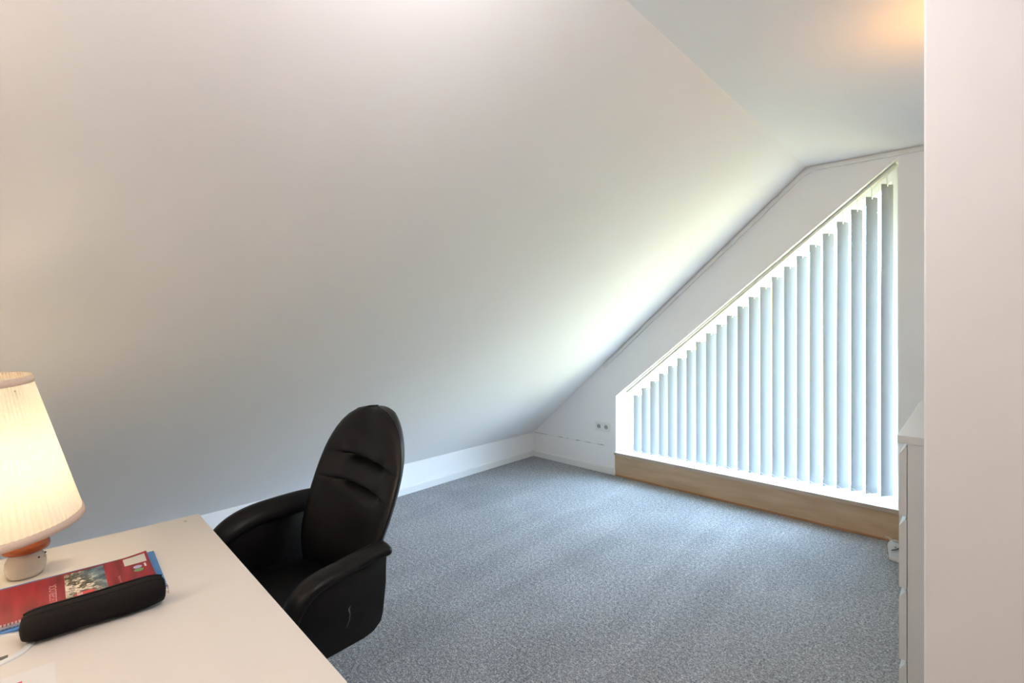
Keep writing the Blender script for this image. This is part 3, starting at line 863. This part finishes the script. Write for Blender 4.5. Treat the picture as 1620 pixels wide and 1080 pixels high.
# armrests: solid side panel with padded rail curving down at the front
ARM_L = [(0.045, 0.689), (-0.04, 0.694), (-0.13, 0.693), (-0.19, 0.690), (-0.25, 0.679), (-0.30, 0.656), (-0.335, 0.622), (-0.355, 0.578), (-0.362, 0.525), (-0.362, 0.48)]
ARM_R = [(-0.078, 0.696), (-0.115, 0.697), (-0.16, 0.694), (-0.22, 0.688), (-0.28, 0.682), (-0.325, 0.671), (-0.358, 0.645), (-0.382, 0.605), (-0.395, 0.555), (-0.40, 0.505), (-0.40, 0.48)]
def arm(sgn):
    arm_c = ARM_R if sgn > 0 else ARM_L
    xo = 0.318 if sgn > 0 else -0.283
    y0 = arm_c[0][0]-0.012
    # side panel follows the underside of the pad
    outline = [(y0-0.012, 0.52), (y0-0.020, 0.492), (y0-0.045, 0.474), (y0-0.08, 0.468), (arm_c[-1][0]+0.02, 0.470)]
    outline += [(p[0]+0.016*k_, p[1]-0.012) for p, k_ in zip(arm_c[::-1][1:], [1]*5+[0.6]+[0]*9)]
    outline[-1] = (y0, 0.678)
    outline += [(y0-0.006, 0.60)]
    bm = bmesh.new()
    add_prism(bm, outline, xo-0.024, xo+0.030, axis='X')
    for v in bm.verts:
        if v.co.x*sgn < abs(xo): v.co.x -= sgn*0.02*max(0, (0.68-v.co.z))/0.2
    bmesh.ops.bevel(bm, geom=bm.edges[:], offset=0.006, segments=3, affect='EDGES', profile=0.5)
    p_ = obj('armrest_panel', bm, leather, ch, smooth=True, angle=50)
    bm = bmesh.new(); n = 24; rings = []
    M_ = 44; pts = []
    ys = [(j, arm_c[j][0]) for j in range(len(arm_c))]; zz = [(j, arm_c[j][1]) for j in range(len(arm_c))]
    for i in range(M_+1):
        t = i/M_*(len(arm_c)-1); pts.append((spline(ys, t), spline(zz, t)))
    for i, (y, z) in enumerate(pts):
        a = pts[max(i-1, 0)]; b = pts[min(i+1, M_)]
        d = Vector((0, b[0]-a[0], b[1]-a[1])).normalized(); nn = Vector((0, d.z, -d.y))
        if i == 0: nn = Vector((0, 0, 1))
        t = i/M_
        wd = 0.046*(1-0.22*max(0, t-0.5)/0.5); ht = (0.018 if sgn > 0 else 0.023)*(1-0.2*t)
        if i == 0: wd *= 0.80; ht *= 0.55
        if i == 1: wd *= 0.97; ht *= 0.9
        ring = []
        for q in range(n):
            an = 2*PI*q/n; cxx = math.copysign(abs(math.cos(an))**0.7, math.cos(an)); szz = math.copysign(abs(math.sin(an))**0.8, math.sin(an))
            # inner side of the pad rolls down further than the sharp outer edge
            drop = (0.020 if sgn > 0 else 0.034)*max(0, -cxx*sgn)*(1-0.5*t)
            crest = -0.004*(cxx*sgn+0.2)**2
            ring.append(bm.verts.new(Vector((xo+0.0*sgn+cxx*wd, y, z)) + nn*(szz*ht - drop + crest)))
        rings.append(ring)
    for a, b in zip(rings, rings[1:]):
        for q in range(n): bm.faces.new((a[q], a[(q+1) % n], b[(q+1) % n], b[q]))
    bm.faces.new(rings[0][::-1]); bm.faces.new(rings[-1])
    obj('armrest_pad', bm, leather, ch, smooth=True)
    return p_
arm(-1); ap = arm(1)
bm = tube([(0.3480, -0.215, 0.583), (0.3482, -0.220, 0.575), (0.3482, -0.216, 0.560), (0.3482, -0.218, 0.545), (0.3480, -0.228, 0.526)], [0.0007, 0.0026, 0.0011, 0.0009, 0.0004], 6)
obj('scuff_mark', bm, mat('pale_scuff', (0.13, 0.125, 0.12), 0.7), ap, label='pale scratch on the leather')
# back bracket, column, base with castors
obj('back_bracket', tube([(0, -0.1, 0.37), (0, 0.06, 0.37), (0, 0.105, 0.42), (0, 0.115, 0.52)], 0.018, 10), black_plastic, ch, smooth=True)
obj('gas_column', lathe([(0, 0.07), (0.03, 0.07), (0.03, 0.22), (0.017, 0.22), (0.017, 0.375), (0, 0.375)], 24, (0, -0.27, 0)), chrome, ch, smooth=True, angle=40)
obj('tilt_mechanism', box(-0.08, 0.08, -0.36, -0.18, 0.335, 0.375, bev=0.008), black_plastic, ch)
for k in range(5):
    a = 2*PI*k/5 + 0.3; M = Matrix.Translation((0, -0.27, 0)) @ Matrix.Rotation(a+0.68, 4, 'Z')
    bm = bmesh.new()
    pts = [(0.02, 0.105, 0.030), (0.12, 0.095, 0.026), (0.24, 0.078, 0.020), (0.29, 0.072, 0.018)]
    rings = []
    for xx, zz, ww in pts:
        rings.append([bm.verts.new(M @ Vector((xx, dy*ww, zz+dz_*0.012))) for dy, dz_ in ((-1, -1), (1, -1), (0.7, 1), (-0.7, 1))])
    for r1, r2 in zip(rings, rings[1:]):
        for q in range(4): bm.faces.new((r1[q], r1[(q+1) % 4], r2[(q+1) % 4], r2[q]))
    bm.faces.new(rings[0][::-1]); bm.faces.new(rings[-1])
    lg = obj('base_leg', bm, black_plastic, ch)
    bm = bmesh.new()
    for dy in (-0.012, 0.012):
        bmesh.ops.create_cone(bm, cap_ends=True, segments=24, radius1=0.029, radius2=0.029, depth=0.016, matrix=M @ Matrix.Translation((0.285, dy, 0.030)) @ Matrix.Rotation(PI/2, 4, 'X'))
    obj('castor', bm, black_plastic, lg, smooth=True, angle=40)

# ------------------------------------------------------------------ chest of drawers
CX0, CX1, CY0, CY1, CHT = -0.184, 0.296, 2.051, 3.01, 1.0
cd = thing('chest_of_drawers', 'tall white chest of drawers partly hidden behind the near wall', 'chest of drawers', ((CX0+CX1)/2, (CY0+CY1)/2, 0))
cxo, cyo = (CX0+CX1)/2, (CY0+CY1)/2
def cbox(x0, x1, y0, y1, z0, z1, **k): return box(x0-cxo, x1-cxo, y0-cyo, y1-cyo, z0, z1, **k)
obj('top_panel', cbox(CX0, CX1, CY0, CY1, CHT-0.026, CHT, bev=0.0015), chest_m, cd)
FX = CX0+0.004; BX = FX+0.020
bm = bmesh.new()
for y0, y1 in ((CY0+0.003, CY0+0.021), (CY1-0.021, CY1-0.003)): add_box(bm, BX+0.002-cxo, CX1-cxo, y0-cyo, y1-cyo, 0.0, CHT-0.026)
add_box(bm, CX1-0.01-cxo, CX1-cxo, CY0+0.02-cyo, CY1-0.02-cyo, 0.02, CHT-0.026)
obj('carcass', bm, chest_m, cd)
obj('plinth', cbox(BX+0.004, BX+0.02, CY0+0.021, CY1-0.021, 0.0, 0.05), chest_m, cd)
nD = 4; zb0 = 0.035; pit = (CHT-0.026-zb0-0.002)/nD
for k in range(nD):
    z0 = zb0+pit*k; z1 = z0+pit-0.010
    out_ = [(FX-cxo, z0), (BX-cxo, z0), (BX-cxo, z1), (BX-0.004-cxo, z1), (FX-cxo, z1-0.024)]
    dr = obj('drawer_front', prism(out_, CY0+0.003-cyo, CY1-0.003-cyo), chest_m, cd)

# things on the chest
bb = lathe([(0, 0.001), (0.016, 0.001), (0.0215, 0.008), (0.024, 0.020), (0.022, 0.032), (0.015, 0.042), (0.006, 0.046), (0, 0.047)], 32)
b1 = obj('trinket_ball', bb, bluething, smooth=True); b1.location = (-0.093, 2.405, CHT)
tag(b1, 'small pale blue round ornament on the chest of drawers', 'ornament')
bb = prism([(-0.03, 0.0), (0.0, -0.016), (0.045, 0.0), (0.045, 0.03), (0.0, 0.02)], 0.001, 0.030, axis='Z', bev=0.003)
b2 = obj('wooden_box', bb, brownthing); b2.location = (-0.078, 2.125, CHT)
tag(b2, 'small dark brown box near the front edge of the chest top', 'box')

# ------------------------------------------------------------------ sneaker in the corner behind the chest
sh = thing('sneaker', 'white low-top sneaker on the carpet between chest and window', 'shoe', (-0.362, 3.60, 0), math.radians(8))
def shoe_section(s):
    """s along the shoe 0 heel .. 0.28 toe -> half width, height"""
    wv = spline([(0, 0.018), (0.012, 0.030), (0.05, 0.036), (0.11, 0.036), (0.18, 0.046), (0.23, 0.043), (0.265, 0.028), (0.28, 0.012)], s)
    hv = spline([(0, 0.095), (0.01, 0.112), (0.04, 0.098), (0.08, 0.092), (0.13, 0.100), (0.18, 0.078), (0.23, 0.056), (0.265, 0.045), (0.28, 0.035)], s)
    return wv, hv
bm = bmesh.new(); rings = []
for i in range(29):
    s = 0.28*i/28; wv, hv = shoe_section(s); ring = []
    for q in range(20):
        a = PI*q/19
        bulge = 1.0 - 0.28*max(0, math.sin(a))**2*(1 if s < 0.14 else 0.4)
        ring.append(bm.verts.new((s + (-0.006*math.sin(a*2) if s < 0.02 else 0), -wv*math.copysign(abs(math.cos(a))**0.7, math.cos(a))*bulge, 0.022+(hv-0.022)*math.sin(a)**0.8)))
    rings.append(ring)
for a, b in zip(rings, rings[1:]):
    for q in range(19): bm.faces.new((a[q], a[q+1], b[q+1], b[q]))
bm.faces.new(rings[0][::-1]); bm.faces.new(rings[-1])
obj('upper', bm, shoe_m, sh, smooth=True)
bm = bmesh.new(); lo = []; hi = []
pts = []
for i in range(15): s = 0.28*i/14; pts.append((s, -shoe_section(s)[0]-0.003))
for i in range(15): s = 0.28*(14-i)/14; pts.append((s, shoe_section(s)[0]+0.003))
add_prism(bm, pts, 0.0005, 0.026, axis='Z', bev=0.004)
obj('sole', bm, sole_m, sh, smooth=True, angle=50)
bm = lathe([(0.012, 0), (0.020, 0.002), (0.021, 0.006), (0.013, 0.006)], 24, closed=True)
for v in bm.verts: v.co = Vector((0.055+v.co.x*2.1, v.co.y*1.05, 0.100+v.co.z - (v.co.x)*0.25))
obj('ankle_collar', bm, lining_m, sh, smooth=True)
obj('heel_tab', tube([(0.012, 0, 0.106), (0.000, 0, 0.118), (-0.016, 0, 0.121)], [0.008, 0.006, 0.004], 8), lining_m, sh, smooth=True)
bm = bmesh.new()
for k in range(5):
    s = 0.115+0.018*k; wv, hv = shoe_section(s)
    add_tube(bm, [(s, -0.022, hv-0.006), (s+0.004, 0, hv+0.003), (s, 0.022, hv-0.006)], 0.0025, 6)
obj('laces', bm, sole_m, sh, smooth=True)
bm = bmesh.new()
for k, (s, zz) in enumerate(((0.030, 0.083), (0.040, 0.075))):
    wv, hv = shoe_section(s); add_box(bm, s-0.0025, s+0.0025, -wv-0.0006, -wv+0.006, zz-0.0025, zz+0.0025)
add_tube(bm, [(0.012, -0.027, 0.060), (0.030, -0.037, 0.072), (0.052, -0.036, 0.088)], 0.003, 6)
obj('perforations', bm, socket_dark, sh)

# ------------------------------------------------------------------ pendant hidden by the near wall, then two added fill lamps
UX, UY = 0.03, 2.25
wl = thing('pendant_lamp', 'bowl-shaped uplighter hanging close under the ceiling above the chest', 'lamp', (UX, UY, ZC))
obj('ceiling_rose', lathe([(0, -0.0005), (0.04, -0.0005), (0.036, -0.018), (0, -0.02)], 32), brass, wl, smooth=True, angle=40)
obj('rod', tube([(0, 0, -0.018), (0, 0, -0.345)], 0.005, 10), brass, wl, smooth=True)
obj('bowl', lathe([(0, -0.35), (0.05, -0.343), (0.09, -0.322), (0.110, -0.295), (0.112, -0.29), (0.106, -0.295), (0.086, -0.317), (0.048, -0.337), (0, -0.344)], 48), white_plastic, wl, smooth=True)
bm = bmesh.new(); bmesh.ops.create_uvsphere(bm, u_segments=20, v_segments=14, radius=0.022, matrix=Matrix.Translation((-0.03, 0, -0.300)))
obj('bulb', bm, bulb_m, wl, smooth=True)
lamp_light('pendant_lamp_light', 'POINT', (UX-0.03, UY, ZC-0.265), 2.7, (1.0, 0.43, 0.06), 0.025)

KX, KY = -0.50, 0.60
cl = thing('top_fill_lamp', 'added round opal fill lamp, unseen under the ceiling', 'lamp', (KX, KY, ZC))  # unseen, added to give slope and ceiling a neutral fill
obj('base_plate', lathe([(0, -0.0005), (0.12, -0.0005), (0.12, -0.02), (0, -0.02)], 48), white_plastic, cl)
obj('diffuser', lathe([(0.13, -0.02), (0.135, -0.035), (0.115, -0.06), (0.06, -0.078), (0, -0.082)], 48), globe_m, cl, smooth=True)
lamp_light('top_fill_lamp_light', 'POINT', (KX, KY, ZC-0.24), 12.0, (0.93, 0.92, 1.0), 0.06)

FX_, FY_ = -1.40, -0.95
fl = thing('rear_fill_lamp', 'added fill lamp with a white drum shade, unseen behind the desk', 'lamp', (FX_, FY_, 0))  # unseen, added as warm fill for desk and slope from behind the camera
obj('base', lathe([(0, 0.0005), (0.14, 0.0005), (0.14, 0.015), (0.02, 0.022), (0, 0.022)], 48), white_plastic, fl, smooth=True, angle=40)
obj('pole', tube([(0, 0, 0.02), (0, 0, 1.30)], 0.010, 12), brass, fl, smooth=True)
bm = bmesh.new(); bmesh.ops.create_uvsphere(bm, u_segments=20, v_segments=14, radius=0.035, matrix=Matrix.Translation((0, 0, 1.34)))
obj('bulb', bm, bulb_m, fl, smooth=True)
obj('lamp_shade', lathe([(0.17, 1.24), (0.15, 1.50)], 64), fabric('white_lamp_fabric', (0.9, 0.9, 0.88), (0.95, 0.93, 0.9), 0.6, 250), fl, smooth=True)
lamp_light('rear_fill_lamp_light', 'POINT', (FX_, FY_, 1.41), 68.0, (1.0, 0.79, 0.63), 0.04)
